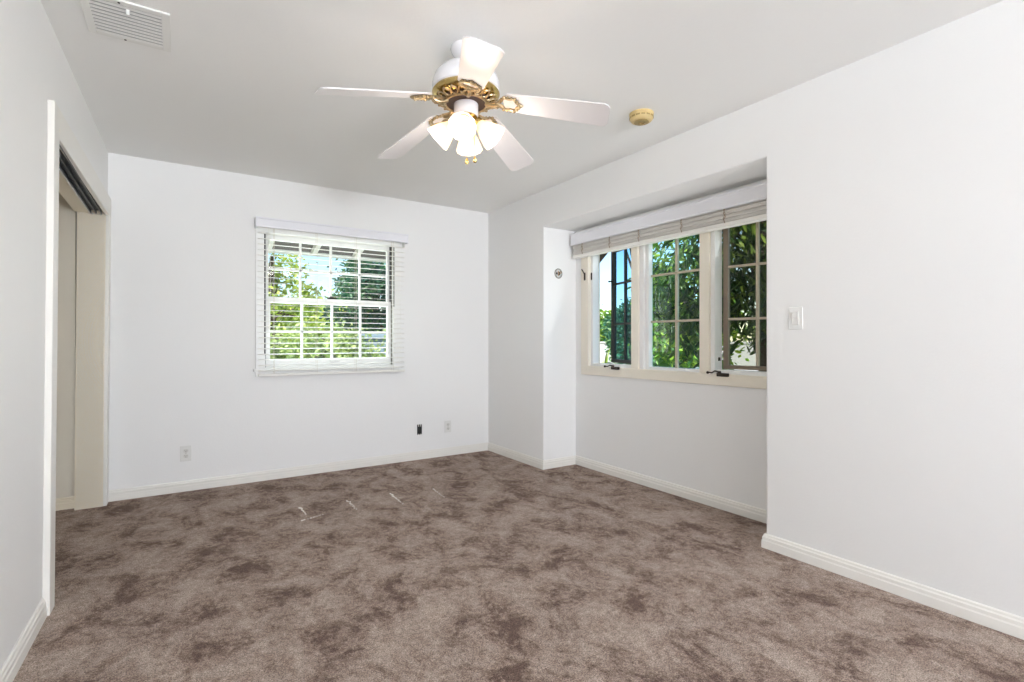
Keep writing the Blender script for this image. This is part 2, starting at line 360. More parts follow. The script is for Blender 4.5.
# ------------------------------------------------------------------ window 1 (back wall, double hung)
w1 = struct(empty('window_1', ((WX0+WX1)/2, BY, WZ0)), 'white double hung window with muntins behind the open blind', 'window')
def w1b(name, boxes, m, parent=w1, bev=.003):
    q = MB()
    for a, b in boxes: q.box(a, b, bev)
    o = q.build(name, m, None); o.data.transform(Matrix.Translation(-w1.location)); o.parent = parent; return o
w1b('window_frame', [((.515, BY-.016, WZ0+.012), (WX0+.012, BY, WZ1-.012)), ((WX1-.012, BY-.016, WZ0+.012), (1.732, BY, WZ1-.012)), ((.515, BY-.016, WZ1-.012), (1.732, BY, WZ1+.055)),
    ((WX0, BY, WZ0+.016), (WX0+.012, BY+T, WZ1-.012)), ((WX1-.012, BY, WZ0+.016), (WX1, BY+T, WZ1-.012)), ((WX0, BY, WZ1-.012), (WX1, BY+T, WZ1)), ((WX0, BY+.03, WZ0), (WX1, BY+T+.02, WZ0+.016))], M['sash'])
w1b('window_sill', [((.50, BY-.028, WZ0-.012), (1.745, BY+.03, WZ0+.012)), ((.515, BY-.016, WZ0-.055), (1.732, BY, WZ0-.012))], M['sash'])
w1b('jamb_liner', [((WX0+.012, BY+.012, WZ0+.02), (WX0+.018, BY+.10, WZ1-.012)), ((WX1-.018, BY+.012, WZ0+.02), (WX1-.012, BY+.10, WZ1-.012)),
    ((WX0+.002, BY-.0175, 1.02), (WX0+.010, BY-.0155, WZ1-.02)), ((WX1-.010, BY-.0175, 1.44), (WX1-.002, BY-.0155, WZ1-.02))], M['liner'], bev=0)
def sash1(name, y, x0, x1, z0, z1, st, top, bot, mm, gm):
    s = w1b(name, [((x0, y-.017, z0+bot), (x0+st, y+.017, z1-top)), ((x1-st, y-.017, z0+bot), (x1, y+.017, z1-top)), ((x0, y-.017, z1-top), (x1, y+.017, z1)), ((x0, y-.017, z0), (x1, y+.017, z0+bot))], M['sash'])
    g0, g1, h0, h1 = x0+st, x1-st, z0+bot, z1-top
    bars = [((g0+(g1-g0)*k/4-.009, y-.012, h0), (g0+(g1-g0)*k/4+.009, y+.012, h1)) for k in (1, 2, 3)] + [((g0, y-.012, (h0+h1)/2-.009), (g1, y+.012, (h0+h1)/2+.009))]
    w1b('muntin_grid', bars, mm, s, .002)
    w1b('pane', [((g0-.004, y-.002, h0-.004), (g1+.004, y+.002, h1+.004))], gm, s, 0)
    return s
up = sash1('upper_sash', BY+.085, WX0+.018, WX1-.018, 1.44, WZ1-.012, .024, .042, .045, M['sash'], M['glass'])
lo = sash1('lower_sash', BY+.045, WX0+.018, WX1-.018, WZ0+.018, 1.488, .034, .048, .06, M['sash'], M['glass'])
q = MB(); q.box((1.085, BY+.022, 1.488), (1.155, BY+.055, 1.500), .003); q.lathe([(0, 0), (.018, 0), (.016, .014), (0, .018)], 16, Matrix.Translation((1.12, BY+.04, 1.498))); q.box((1.11, BY+.024, 1.504), (1.175, BY+.042, 1.514), .003)
o = q.build('sash_lock', M['black'], None); o.data.transform(Matrix.Translation(-w1.location)); o.parent = lo
w1b('sash_lift', [((1.10, BY+.006, .945), (1.19, BY+.028, .957))], M['sash'], lo)

# blind on window 1
def ladder(m, x, y, z0, z1, w=.024):
    m.tube([(x, y-w, z0), (x, y-w, z1)], .0011, 5); m.tube([(x, y+w, z0), (x, y+w, z1)], .0011, 5)
b1 = empty('window_blind', (1.148, BY, .83)); tag(b1, 'white horizontal blind lowered with open slats over the back wall window', 'blind')
def bl(name, q, m, parent, root, smooth=False):
    o = q.build(name, m, None, smooth); o.data.transform(Matrix.Translation(-root.location)); o.parent = parent; return o
BX0, BX1, SY = .528, 1.752, BY-.050
q = MB(); VZ0, VZ1 = 2.028, 2.108
vp = [(BY-.092, VZ0), (BY-.082, VZ0), (BY-.082, VZ1-.012), (BY-.074, VZ1-.004), (BY-.074, VZ1), (BY-.092, VZ1), (BY-.092, VZ1-.010), (BY-.088, VZ1-.014), (BY-.088, VZ0+.012), (BY-.092, VZ0+.008)]
q.prism(vp, 'x', .508, 1.778); q.box((.508, BY-.09, VZ0), (.514, BY-.002, VZ1-.004)); q.box((1.772, BY-.09, VZ0), (1.778, BY-.002, VZ1-.004))
bl('valance', q, M['valance'], b1, b1)
q = MB(); q.box((.52, BY-.076, VZ0+.018), (1.766, BY-.022, VZ1-.010), .003); bl('headrail', q, M['slat'], b1, b1)
q = MB(); n = 26; zs = [VZ0+.004-(i+1)*.0442 for i in range(n)]
for z in zs:
    a = math.radians(5); mt = Matrix.Translation((0, SY, z)) @ Matrix.Rotation(a, 4, 'X')
    q.box((BX0, -.025, -.0014), (BX1, .025, .0014), mtx=mt)
bl('slats', q, M['slat'], b1, b1)
q = MB(); q.box((BX0, SY-.026, .838), (BX1, SY+.026, .858), .004); bl('bottom_rail', q, M['slat'], b1, b1)
for x in (.645, .975, 1.305, 1.64):
    q = MB(); ladder(q, x, SY, .85, VZ0+.01); bl('ladder_cord', q, M['cord'], b1, b1)
q = MB(); q.tube([(.60, BY-.085, VZ0+.01), (.60, BY-.088, 1.25)], .0016, 6); q.tube([(.612, BY-.085, VZ0+.01), (.612, BY-.088, 1.25)], .0016, 6); q.lathe([(0, 0), (.006, .002), (.007, .02), (.003, .035), (0, .036)], 12, Matrix.Translation((.606, BY-.088, 1.215)))
bl('lift_cord', q, M['slat'], b1, b1)
# headrail bracket seen at the right end of the valance
q = MB(); q.box((1.754, BY-.03, VZ0-.028), (1.770, BY-.001, VZ0+.03), .002); bl('bracket', q, M['plate2'], b1, b1)

# ------------------------------------------------------------------ window 2 (alcove, three casements)
w2 = struct(empty('window_2', (NX, (FY0+FY1)/2, FZ0)), 'three-part casement window with cream frame in the alcove', 'window')
def w2b(name, boxes, m, parent=w2, bev=.003, inv=None):
    q = MB()
    for a, b in boxes: q.box(a, b, bev)
    o = q.build(name, m, None); o.data.transform(Matrix.Translation(-w2.location)); o.parent = parent; return o
X0 = NX-.014
w2b('window_frame', [((X0, 3.42, FZ0+.070), (NX+.13, 3.515, FZ1-.07)), ((X0, 1.645, FZ0+.070), (NX+.13, 1.70, FZ1-.07)), ((X0, 1.645, FZ0-.008), (NX+.13, 3.515, FZ0+.070)), ((X0, 1.645, FZ1-.07), (NX+.13, 3.515, FZ1)),
    ((X0, 2.832, FZ0+.070), (NX+.085, 2.905, FZ1-.07)), ((X0, 2.185, FZ0+.070), (NX+.085, 2.262, FZ1-.07))], M['cream'])
w2b('sash_stop', [((NX+.018, 3.392, FZ0+.07), (NX+.09, 3.42, FZ1-.07)), ((NX+.02, 2.905, FZ0+.07), (NX+.09, 2.922, FZ1-.07)),
    ((NX+.004, 2.788, FZ0+.07), (NX+.075, 2.832, FZ1-.07)), ((NX+.022, 2.752, FZ0+.07), (NX+.068, 2.788, FZ1-.07)), ((NX+.02, 2.262, FZ0+.07), (NX+.068, 2.285, FZ1-.07)),
    ((NX+.004, 2.152, FZ0+.07), (NX+.088, 2.185, FZ1-.07)), ((NX+.02, 2.922, FZ0+.068), (NX+.09, 3.392, FZ0+.096)), ((NX+.024, 2.285, FZ0+.068), (NX+.118, 2.752, FZ0+.090)), ((NX+.02, 1.70, FZ0+.068), (NX+.09, 2.152, FZ0+.096))], M['sash'])
GZ0, GZ1 = FZ0+.095, FZ1-.06
# fixed middle light
w2b('pane', [((NX+.058, 2.278, FZ0+.085), (NX+.062, 2.758, GZ1+.01))], M['glass_teal'], bev=0)
gl0, gl1 = FZ0+.088, GZ1
w2b('muntin_grid', [((NX+.047, 2.5115-.009, gl0), (NX+.073, 2.5115+.009, gl1))]+[((NX+.047, 2.283, z-.008), (NX+.073, 2.755, z+.008)) for z in (1.272, 1.632)], M['tan'], bev=.002)
# swinging sashes: built in their own hinge frame, then rotated
def swing(name, hinge_y, width, ang, sgn, fm, mm, gm, zz=(1.272, 1.632), st=.045):
    """sgn +1: the sash runs from the hinge towards +y; -1: towards -y"""
    root = empty(name, (NX+.115-w2.location.x, hinge_y-w2.location.y, 0), 0, w2); root.rotation_euler = (0, 0, ang)
    z0, z1 = FZ0+.098-w2.location.z, GZ1+.02-w2.location.z
    def part(nm, bx, m_, bev=.003):
        q = MB()
        for a, b in bx: q.box((a[0], a[1]*sgn, a[2]), (b[0], b[1]*sgn, b[2]), bev)
        return q.build(nm, m_, root)
    part('sash_rail', [((-.018, 0, z0+st*.8), (.018, st, z1-st)), ((-.018, width-st, z0+st*.8), (.018, width, z1-st)), ((-.018, 0, z0), (.018, width, z0+st*.8)), ((-.018, 0, z1-st), (.018, width, z1))], fm)
    g0, g1 = st, width-st
    part('sash_muntin', [((-.013, (g0+g1)/2-.009, z0), (.013, (g0+g1)/2+.009, z1))]+[((-.013, g0-.002, z-w2.location.z-.008), (.013, g1+.002, z-w2.location.z+.008)) for z in zz], mm, .002)
    part('sash_pane', [((-.002, g0-.004, z0+.02), (.002, g1+.004, z1-.02))], gm, 0)
    return root
swing('open_sash', 2.928, .460, -math.radians(15.8), 1, M['bronze'], M['bronze'], M['glass_blue'], st=.040)
swing('ajar_sash', 2.155, .455, math.radians(9), -1, M['taupe'], M['tan'], M['glass_grey'], st=.034)
def crank(y, z):
    q = MB(); q.box((X0-.020, y-.055, z-.012), (X0+.002, y+.030, z+.012), .005, 3)
    q.lathe([(0, 0), (.013, 0), (.012, .016), (0, .018)], 16, Matrix.Translation((X0-.012, y+.012, z+.008)))
    q.tube([(X0-.018, y+.012, z+.020), (X0-.026, y+.035, z+.024), (X0-.030, y+.055, z+.012), (X0-.032, y+.078, z+.014)], [.006, .0055, .005, .005], 8)
    q.ball((X0-.033, y+.086, z+.012), .010)
    return q
for y, z in ((3.085, .896), (2.085, .896)):
    bl('crank_handle', crank(y, z), M['hardware'], w2, w2, True)
q = MB(); q.box((X0-.010, 3.452, 1.665), (X0+.001, 3.468, 1.735), .003); q.tube([(X0-.012, 3.460, 1.725), (X0-.020, 3.468, 1.75), (X0-.022, 3.480, 1.765)], .005, 8); bl('sash_latch', q, M['hardware'], w2, w2)
q = MB(); q.box((NX+.010, 3.398, 1.665), (NX+.018, 3.412, 1.730), .003); bl('latch_keeper', q, M['hardware'], w2, w2)
q = MB(); q.box((NX+.040, 2.146, .985), (NX+.062, 2.153, 1.01), .002); q.box((NX+.055, 2.146, 1.90), (NX+.075, 2.153, 1.925), .002); bl('hinge', q, M['black'], w2, w2)
q = MB(); q.tube([(NX+.22, 3.345, 1.66), (NX+.20, 3.372, 1.66)], .006, 8); q.ball((NX+.199, 3.374, 1.66), .009); bl('sash_catch', q, M['hardware'], w2, w2, True)

# blind of window 2, raised
b2 = empty('window_blind', (NX-.04, 2.59, 1.87)); tag(b2, 'white blind fully raised, slats stacked under its valance in the alcove', 'blind')
VX = NX-.085; Y0b, Y1b = NY0+.006, NY1-.03; VZa, VZb = 1.985, 2.088
q = MB(); q.prism([(VX, VZa), (VX+.010, VZa), (VX+.010, VZb-.01), (VX+.018, VZb), (VX-.004, VZb), (VX-.004, VZb-.010), (VX, VZb-.016), (VX, VZa+.018), (VX-.003, VZa+.012)], 'y', Y0b, Y1b)
bl('valance', q, M['valance'], b2, b2)
q = MB(); q.box((VX+.014, Y0b+.01, VZa+.018), (NX-.016, Y1b-.01, VZb-.012), .003); bl('headrail', q, M['slat'], b2, b2)
rnd = random.Random(3)
q = MB(); z = VZa-.002
zz = []
while z > 1.905:
    j = rnd.uniform(-.004, .004); q.box((VX+.012+j+(.004 if (len(zz)//7) % 2 else 0), Y0b+.022+rnd.uniform(0, .006), z-.0026), (NX-.020+j, Y1b-.02-rnd.uniform(0, .006), z), .0008, 1, mtx=None); z -= .0034 if len(zz) % 7 else .0078; zz.append(z)
bl('stacked_slats', q, M['slat_b'], b2, b2)
q = MB(); q.box((VX+.010, Y0b+.02, 1.868), (NX-.018, Y1b-.018, 1.898), .004); bl('bottom_rail', q, M['slat'], b2, b2)
for y in (3.42, 3.08, 2.76, 2.36, 2.02, 1.70):
    q = MB()
    q.tube([(VX+.006, y, VZa), (VX+.002, y+.006, 1.955), (VX+.007, y-.004, 1.935), (VX+.001, y+.004, 1.915), (VX+.007, y, 1.892)], .0032, 6)
    q.tube([(VX+.006, y+.012, VZa), (VX+.000, y-.008, 1.950), (VX+.004, y+.010, 1.925), (VX+.007, y+.002, 1.895)], .0022, 6)
    bl('ladder_cord', q, M['cord_knot'], b2, b2)

# ------------------------------------------------------------------ ceiling fan
FK = 1.0467; FX, FY = 1.042*FK, 1.956*FK
fan = empty('ceiling_fan', (FX, FY, CE)); tag(fan, 'white five-blade ceiling fan with brass trim and four lit glass shades', 'ceiling fan')
def fz(z): return z-CE
MB().lathe([(.0, fz(2.375)), (.014, fz(2.375)), (.014, fz(2.315)), (.0, fz(2.315))], 20).build('downrod', M['brass'], fan, True)
MB().lathe([(0, fz(2.326)), (.03, fz(2.326)), (.036, fz(2.321)), (.075, fz(2.311)), (.112, fz(2.290)), (.136, fz(2.262)), (.145, fz(2.235)), (.145, fz(2.205)), (.138, fz(2.198)), (0, fz(2.198))], 64).build('motor_housing', M['fanwhite'], fan, True)
MB().lathe([(.10, fz(2.199)), (.142, fz(2.199)), (.146, fz(2.192)), (.140, fz(2.182)), (.126, fz(2.172)), (.108, fz(2.165)), (.10, fz(2.17))], 64, closed=True).build('brass_ring', M['brass'], fan, True)
MB().lathe([(0, fz(2.185)), (.104, fz(2.185)), (.102, fz(2.160)), (.085, fz(2.148)), (0, fz(2.148))], 48).build('rotor_plate', M['dark_recess'], fan, True)
q = MB()                                              # scrolled filigree between ring and plate
for k in range(20):
    a = 2*PI*k/20; c = Vector((.112*math.cos(a), .112*math.sin(a), fz(2.160)))
    rad = Vector((math.cos(a), math.sin(a), 0)); tan = Vector((-math.sin(a), math.cos(a), 0)); dn = Vector((0, 0, .35))
    q.tube([c+tan*.0145*math.cos(u)+(rad+dn)*.0185*math.sin(u) for u in np.linspace(0, 2*PI, 14)[:-1]], .0034, 6, closed=True)
    q.ball(c+rad*.02+Vector((0, 0, .006)), .0062, u=8, v=6)
q.lathe([(.090+.006*math.cos(u), fz(2.150)+.005*math.sin(u)) for u in np.linspace(0, 2*PI, 9)[:-1]], 48, closed=True)
q.build('filigree', M['brass_old'], fan, True)
MB().lathe([(0, fz(2.15)), (.050, fz(2.15)), (.053, fz(2.145)), (.053, fz(2.103)), (.047, fz(2.095)), (0, fz(2.095))], 40).build('switch_housing', M['fanwhite'], fan, True)
q = MB(); q.lathe([(0, fz(2.096)), (.047, fz(2.096)), (.050, fz(2.090)), (.040, fz(2.078)), (.024, fz(2.068)), (.020, fz(2.045)), (.010, fz(2.035)), (0, fz(2.033))], 36)
q.build('fitter', M['brass'], fan, True)
# blades
def blade_outline():
    r0, r1, w0, w1_ = .165, .618, .054, .070
    p = [(r0, -w0*.55), (r0+.02, -w0), (r1-.028, -w1_), (r1-.012, -w1_*.93), (r1-.001, -w1_*.70), (r1, -w1_*.3), (r1, w1_*.3), (r1-.001, w1_*.70), (r1-.012, w1_*.93), (r1-.028, w1_), (r0+.02, w0), (r0, w0*.55)]
    return p
DROOP = math.radians(10.7); PITCH = math.radians(14)
for k in range(5):
    th = math.radians(208.6+72*k)-YAW
    root = Matrix.Translation((0, 0, fz(2.145))) @ Matrix.Rotation(th, 4, 'Z')
    tilt = root @ Matrix.Translation((.165, 0, 0)) @ Matrix.Rotation(DROOP, 4, 'Y') @ Matrix.Rotation(-PITCH, 4, 'X') @ Matrix.Translation((-.165, 0, 0))
    q = MB(); q.prism(blade_outline(), 'z', 0, .006, mtx=tilt, bev=.0012); bo = q.build('blade', M['blade'], fan)
    q = MB(); q.tube([(.088, 0, .004), (.105, 0, -.006), (.125, 0, -.012), (.150, 0, -.006)], [.012, .009, .0075, .007], 10, mtx=root)
    for s in (-1, 1):
        q.tube([(.100, s*.006, -.004), (.115, s*.020, -.010), (.132, s*.026, -.010), (.146, s*.018, -.007), (.150, s*.006, -.006), (.140, s*.008, -.007)], .0036, 6, mtx=root)
    cx = .190; ring = []
    for i in range(36):
        u = 2*PI*i/36; rr = 1+.10*math.cos(6*u)
        ring.append((cx+.040*rr*math.cos(u), .036*rr*math.sin(u), -.005))
    q.tube(ring, .0055, 8, closed=True, mtx=tilt)
    for i in range(18):
        u = 2*PI*i/18+.1; t_ = bmesh.new(); bmesh.ops.create_uvsphere(t_, u_segments=8, v_segments=6, radius=.0058 if i % 3 else .0085)
        bmesh.ops.translate(t_, vec=(cx+.046*math.cos(u), .042*math.sin(u), -.006), verts=t_.verts); bmesh.ops.transform(t_, matrix=tilt, verts=t_.verts); q._add(t_)
    q.tube([(cx+.044, 0, -.006), (cx+.056, 0, -.006), (cx+.062, 0, -.005)], [.008, .006, .002], 8, mtx=tilt)
    q.build('blade_iron', M['brass_old'], fan, True)
# light kit: four arms, shades and bulbs
for k, al_ in enumerate((268, 358, 88, 178)):
    th = math.radians(al_)-YAW
    R = Matrix.Rotation(th, 4, 'Z')
    ax = R @ Matrix.Translation((.040, 0, fz(2.078))) @ Matrix.Rotation(math.radians(180-47), 4, 'Y')      # local +z points out and down
    q = MB(); q.lathe([(0, -.010), (.013, -.010), (.017, 0), (.023, .006), (.025, .020), (.022, .026), (0, .026)], 24, ax)
    q.tube([(.018, 0, fz(2.072)), (.030, 0, fz(2.082)), (.042, 0, fz(2.079))], .009, 10, mtx=R)
    arm = q.build('shade_holder', M['brass'], fan, True)
    # fluted tulip shade, thin glass with wall thickness
    t_ = bmesh.new(); N = 48; prof = [(.021, .016), (.024, .030), (.034, .050), (.044, .072), (.050, .092), (.056, .112), (.0585, .118)]
    full = [(r, z, 0) for r, z in prof]+[(r-.0022, z, 1) for r, z in prof[::-1]]
    rings = []
    for r, z, inn in full:
        ring = []
        for i in range(N):
            u = 2*PI*i/N; f_ = 1+.035*max(0, (z-.04)/.078)*math.cos(12*u)
            ring.append(t_.verts.new((r*f_*math.cos(u), r*f_*math.sin(u), z)))
        rings.append(ring)
    for a_, b_ in zip(rings, rings[1:]+rings[:1]):
        for i in range(N): t_.faces.new((a_[i], b_[i], b_[(i+1) % N], a_[(i+1) % N]))
    bmesh.ops.recalc_face_normals(t_, faces=t_.faces); bmesh.ops.transform(t_, matrix=ax, verts=t_.verts)
    q = MB(); q._add(t_); q.build('lamp_shade', M['shade'], fan, True)
    q = MB(); q.lathe([(0, .024), (.012, .026), (.014, .040), (.024, .056), (.029, .074), (.026, .092), (.014, .104), (0, .107)], 24, ax)
    b_ = q.build('bulb', M['bulb'], fan, True)
    pl = bpy.data.lights.new('bulb_light', 'POINT'); pl.energy = 2.3; pl.color = (1, .97, .93); pl.shadow_soft_size = .06
    po = bpy.data.objects.new('bulb_light', pl); COL.objects.link(po); po.parent = fan; po.location = (ax @ Vector((0, 0, .128)))
# pull chains
for (dx, dy, zb) in ((.004, .0, 1.894), (.034, -.016, 1.902)):
    q = MB()
    z = 2.040
    while z > zb+.02: q.ball((dx, dy, fz(z)), .0016, u=6, v=4); z -= .0042
    c_ = q.build('pull_chain', M['brass'], fan, True)
    q = MB(); q.lathe([(0, .022), (.003, .021), (.0075, .008), (.009, .002), (.007, -.004), (0, -.007)], 16, Matrix.Translation((dx, dy, fz(zb)))); q.build('chain_fob', M['brass'], fan, True)

for o_ in fan.children:
    if o_.type == 'MESH': o_.data.transform(Matrix.Translation((0, 0, H+(CE-H)*FK-CE)) @ Matrix.Scale(FK, 4))
    else: o_.location = o_.location*FK+Vector((0, 0, H+(CE-H)*FK-CE))
MB().lathe([(0, 0), (.069, 0), (.071, -.008), (.066, -.022), (.052, -.040), (.036, -.052), (.026, -.054), (0, -.054)], 48).build('canopy', M['fanwhite'], fan, True)

# ------------------------------------------------------------------ ceiling register, smoke detector
V0, V1, U0, U1 = -.322, -.030, 2.486, 2.806
vt = empty('ceiling_vent', ((V0+V1)/2, (U0+U1)/2, CE)); tag(vt, 'white louvred air register on the ceiling above the closet corner', 'air vent')
hw, hl = (V1-V0)/2, (U1-U0)/2
q = MB(); f_ = .030
for a, b in (((-hw, -hl), (-hw+f_, hl)), ((hw-f_, -hl), (hw, hl)), ((-hw+f_, -hl), (hw-f_, -hl+f_)), ((-hw+f_, hl-f_), (hw-f_, hl))): q.box((a[0], a[1], -.009), (b[0], b[1], 0), .003)
q.build('frame', M['vent'], vt)
MB().box((-hw+f_, -hl+f_, -.0015), (hw-f_, hl-f_, -.0003)).build('duct_opening', M['vent_in'], vt)
q = MB(); ns = 10
for i in range(ns):
    y = -hl+f_+.012+i*(2*hl-2*f_-.02)/(ns-1)
    q.box((-hw+f_-.002, -.0068, -.0009), (hw-f_+.002, .0068, .0009), mtx=Matrix.Translation((0, y, -.0075)) @ Matrix.Rotation(math.radians(-8), 4, 'X'))
q.build('louvres', M['sash'], vt)
for sx, sy in ((-.02, -hl+.014), (-.02, hl-.014)): MB().lathe([(0, -.012), (.004, -.011), (.005, -.009), (0, -.009)], 12, Matrix.Translation((sx, sy, 0))).build('screw', M['slot'], vt, True)
q = MB(); q.box((.0, -hl+.045, -.03), (.012, -hl+.055, -.008), .002); q.build('damper_lever', M['vent'], vt)
sd = empty('smoke_detector', (2.262, 2.075, CE)); tag(sd, 'round yellowed smoke detector on the ceiling right of the fan', 'smoke detector')
MB().lathe([(0, 0), (.069, 0), (.070, -.004), (.069, -.012), (0, -.012)], 48).build('base_plate', M['yellow'], sd, True)
MB().lathe([(0, -.011), (.066, -.011), (.068, -.016), (.066, -.034), (.058, -.044), (.050, -.047), (0, -.047)], 48).build('cover', M['yellow'], sd, True)
q = MB()
for k in range(14):
    a = 2*PI*k/14; q.box((-.011, -.002, -.004), (.011, .002, .004), mtx=Matrix.Rotation(a, 4, 'Z') @ Matrix.Translation((.0665, 0, -.026)) @ Matrix.Rotation(PI/2, 4, 'Z'))
q.lathe([(.020, -.0465), (.040, -.0465), (.042, -.052), (.018, -.054)], 32, closed=True); q.build('grille', M['yellow_d'], sd, True)
MB().lathe([(0, -.0465), (.006, -.0465), (.005, -.051), (0, -.0515)], 16, Matrix.Translation((-.052*math.sin(1), -.01, .006))).build('test_button', M['slot'], sd, True)

# ------------------------------------------------------------------ outlets, switch, boxes
def facing(loc, n):           # local +z out of wall, local y up
    n = Vector(n); y = Vector((0, 0, 1)); x = y.cross(n); m = Matrix((x, y, n)).transposed().to_4x4(); m.translation = loc; return m
def plate_root(name, loc, n):
    o = empty(name); o.matrix_world = facing(loc, n); return o
def outlet(loc, n, label, m=M['plate']):
    o = plate_root('wall_outlet', loc, n); tag(o, label, 'power outlet', 'duplex wall outlets')
    MB().box((-.036, -.058, 0), (.036, .058, .006), .003, 3).build('cover_plate', m, o)
    for s in (-1, 1):
        q = MB(); q.prism([(.0165*math.cos(a), s*.0195+min(.0135, max(-.0135, .0175*math.sin(a)))) for a in np.linspace(0, 2*PI, 25)[:-1]], 'z', .003, .0085); r = q.build('receptacle', M['plate2'], o)
        q = MB(); q.box((-.0075, s*.0195-.001, .0080), (-.0055, s*.0195+.007, .0090)); q.box((.0055, s*.0195-.001, .0080), (.0075, s*.0195+.006, .0090)); q.lathe([(0, .0080), (.0026, .0080), (.0026, .0090), (0, .0090)], 12, Matrix.Translation((0, s*.0195-.007, 0))); q.build('slots', M['slot'], r)
    MB().lathe([(0, .006), (.0032, .006), (.0028, .0075), (0, .0078)], 12).build('screw', M['steel'], o, True)
    return o
outlet((.044, BY, .275), (0, -1, 0), 'white duplex outlet on back wall between closet corner and window')
outlet((2.225, BY, .278), (0, -1, 0), 'white duplex outlet on back wall near right corner, beside black box hole')
outlet((lx(2.175), 2.175, .362), (1, .018, 0), 'white duplex outlet on the left wall in front of the closet', M['plate'])
sw = plate_root('light_switch', (RX, 1.409, 1.240), (-1, 0, 0)); tag(sw, 'white rocker light switch plate on the right wall beside the alcove', 'light switch')
MB().box((-.036, -.058, 0), (.036, .058, .006), .0035, 3).build('cover_plate', M['plate'], sw)
q = MB(); q.box((-.0175, -.0345, .002), (.0175, .0345, .0075), .001); q.build('switch_frame', M['plate2'], sw)
q = MB(); q.prism([(-.031, .006), (.031, .006), (.031, .0125), (0, .0095), (-.031, .0085)], 'x', -.0145, .0145); q.build('rocker', M['plate'], sw)
lv = plate_root('cable_box_opening', (1.926, BY, .275), (0, -1, 0)); tag(lv, 'open black cable box without cover on the back wall near the floor', 'cable box')
q = MB()
for a, b in (((-.024, -.048), (-.020, .048)), ((.020, -.048), (.024, .048)), ((-.024, -.048), (.024, -.044)), ((-.024, .044), (.024, .048))): q.box((a[0], a[1], -.002), (b[0], b[1], .003), .001)
q.build('bracket', M['black'], lv)
MB().box((-.020, -.044, .0004), (.020, .044, .0012)).build('box_cavity', M['liner'], lv)
for a, b in (((-.014, .028), (-.006, .050)), ((.006, .028), (.014, .050)), ((-.016, -.05), (-.008, -.040)), ((.008, -.05), (.016, -.040))): MB().box((*a, .002), (*b, .005), .001).build('clamp_tab', M['plate2'], lv)
q = MB(); q.tube([(-.004, .02, .001), (-.010, .006, .012), (.004, -.01, .014), (.006, -.028, .002)], .004, 8); q.build('cable_end', M['black'], lv, True)
jb_ = plate_root('junction_box_opening', (2.857, NY1, 1.729), (0, -1, 0)); tag(jb_, 'small round uncovered electrical box high on the alcove side wall', 'junction box')
MB().lathe([(.036, -.001), (.044, 0), (.046, .002), (.042, .004), (.036, .003)], 32, closed=True).build('rim', M['steel'], jb_, True)
MB().lathe([(0, .0004), (.038, .0004), (.038, .0012), (0, .0012)], 32).build('box_cavity', M['plate2'], jb_)
q = MB(); q.box((-.030, -.010, .001), (-.010, .010, .006), .002); q.box((.004, -.014, .001), (.018, .014, .008), .003); q.build('terminal', M['slot'], jb_)
q = MB(); q.tube([(.012, .0, .008), (.024, .006, .016), (.016, .02, .008)], .003, 8); q.tube([(-.004, -.022, .002), (-.002, 0, .012), (-.004, .022, .002)], .0035, 8); q.build('wire', M['copper'], jb_, True)
for a in (.8, 2.4, 4.0, 5.5): MB().lathe([(0, .001), (.0035, .001), (.003, .004), (0, .004)], 10, Matrix.Translation((.030*math.cos(a), .030*math.sin(a), 0))).build('screw', M['slot'], jb_)

# flattened white specks lying in streaks on the carpet
streak_list = [((.687, 3.674), (.692, 3.504), 1., 'thick white streak on the carpet, nearest the closet'), ((.996, 3.655), (.997, 3.42), .8, 'second white streak from the closet, across the carpet pile'),
         ((1.308, 3.649), (1.302, 3.36), 1., 'long white dotted streak on carpet, third from the closet'), ((1.628, 3.60), (1.604, 3.34), .55, 'faint white streak on the carpet, farthest from the closet'),
         ((.64, 3.40), (.82, 3.46), .6, 'short crosswise scatter of white specks beside the thick streak')]
for i, (a, b, k, lab) in enumerate(streak_list):
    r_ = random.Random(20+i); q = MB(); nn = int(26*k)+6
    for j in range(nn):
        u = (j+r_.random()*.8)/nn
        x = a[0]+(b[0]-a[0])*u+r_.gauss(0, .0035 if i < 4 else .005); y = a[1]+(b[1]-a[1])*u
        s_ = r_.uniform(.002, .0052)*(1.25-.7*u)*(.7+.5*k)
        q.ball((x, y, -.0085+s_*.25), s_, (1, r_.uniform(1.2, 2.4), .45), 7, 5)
    tag(q.build('white_streak', M['fleck']), lab, 'fleck', 'white streaks on the carpet')

# ------------------------------------------------------------------ outside
GZ = -.35
g = MB(); g.box((-30, -30, GZ-.1), (60, 60, GZ)); struct(g.build('ground', M['lawn']), 'lawn outside the house', 'lawn')
pt = MB(); pt.box((-3, BY+T, GZ), (4.2, BY+T+2.4, GZ+.02)); struct(pt.build('bounce_slab', M['stucco'])); fo = MB(); fo.prism([(-1.3, YR-T), (RX+T, YR-T), (RX+T, NY0-T), (NX+.14, NY0-T), (NX+.14, NY1+T), (RX+T, NY1+T), (RX+T, BY+T), (-1.3, BY+T)], 'z', GZ, -.081); struct(fo.build('foundation', M['stucco']))  # pale slab added as a reflector, bounces sunlight up onto the eave
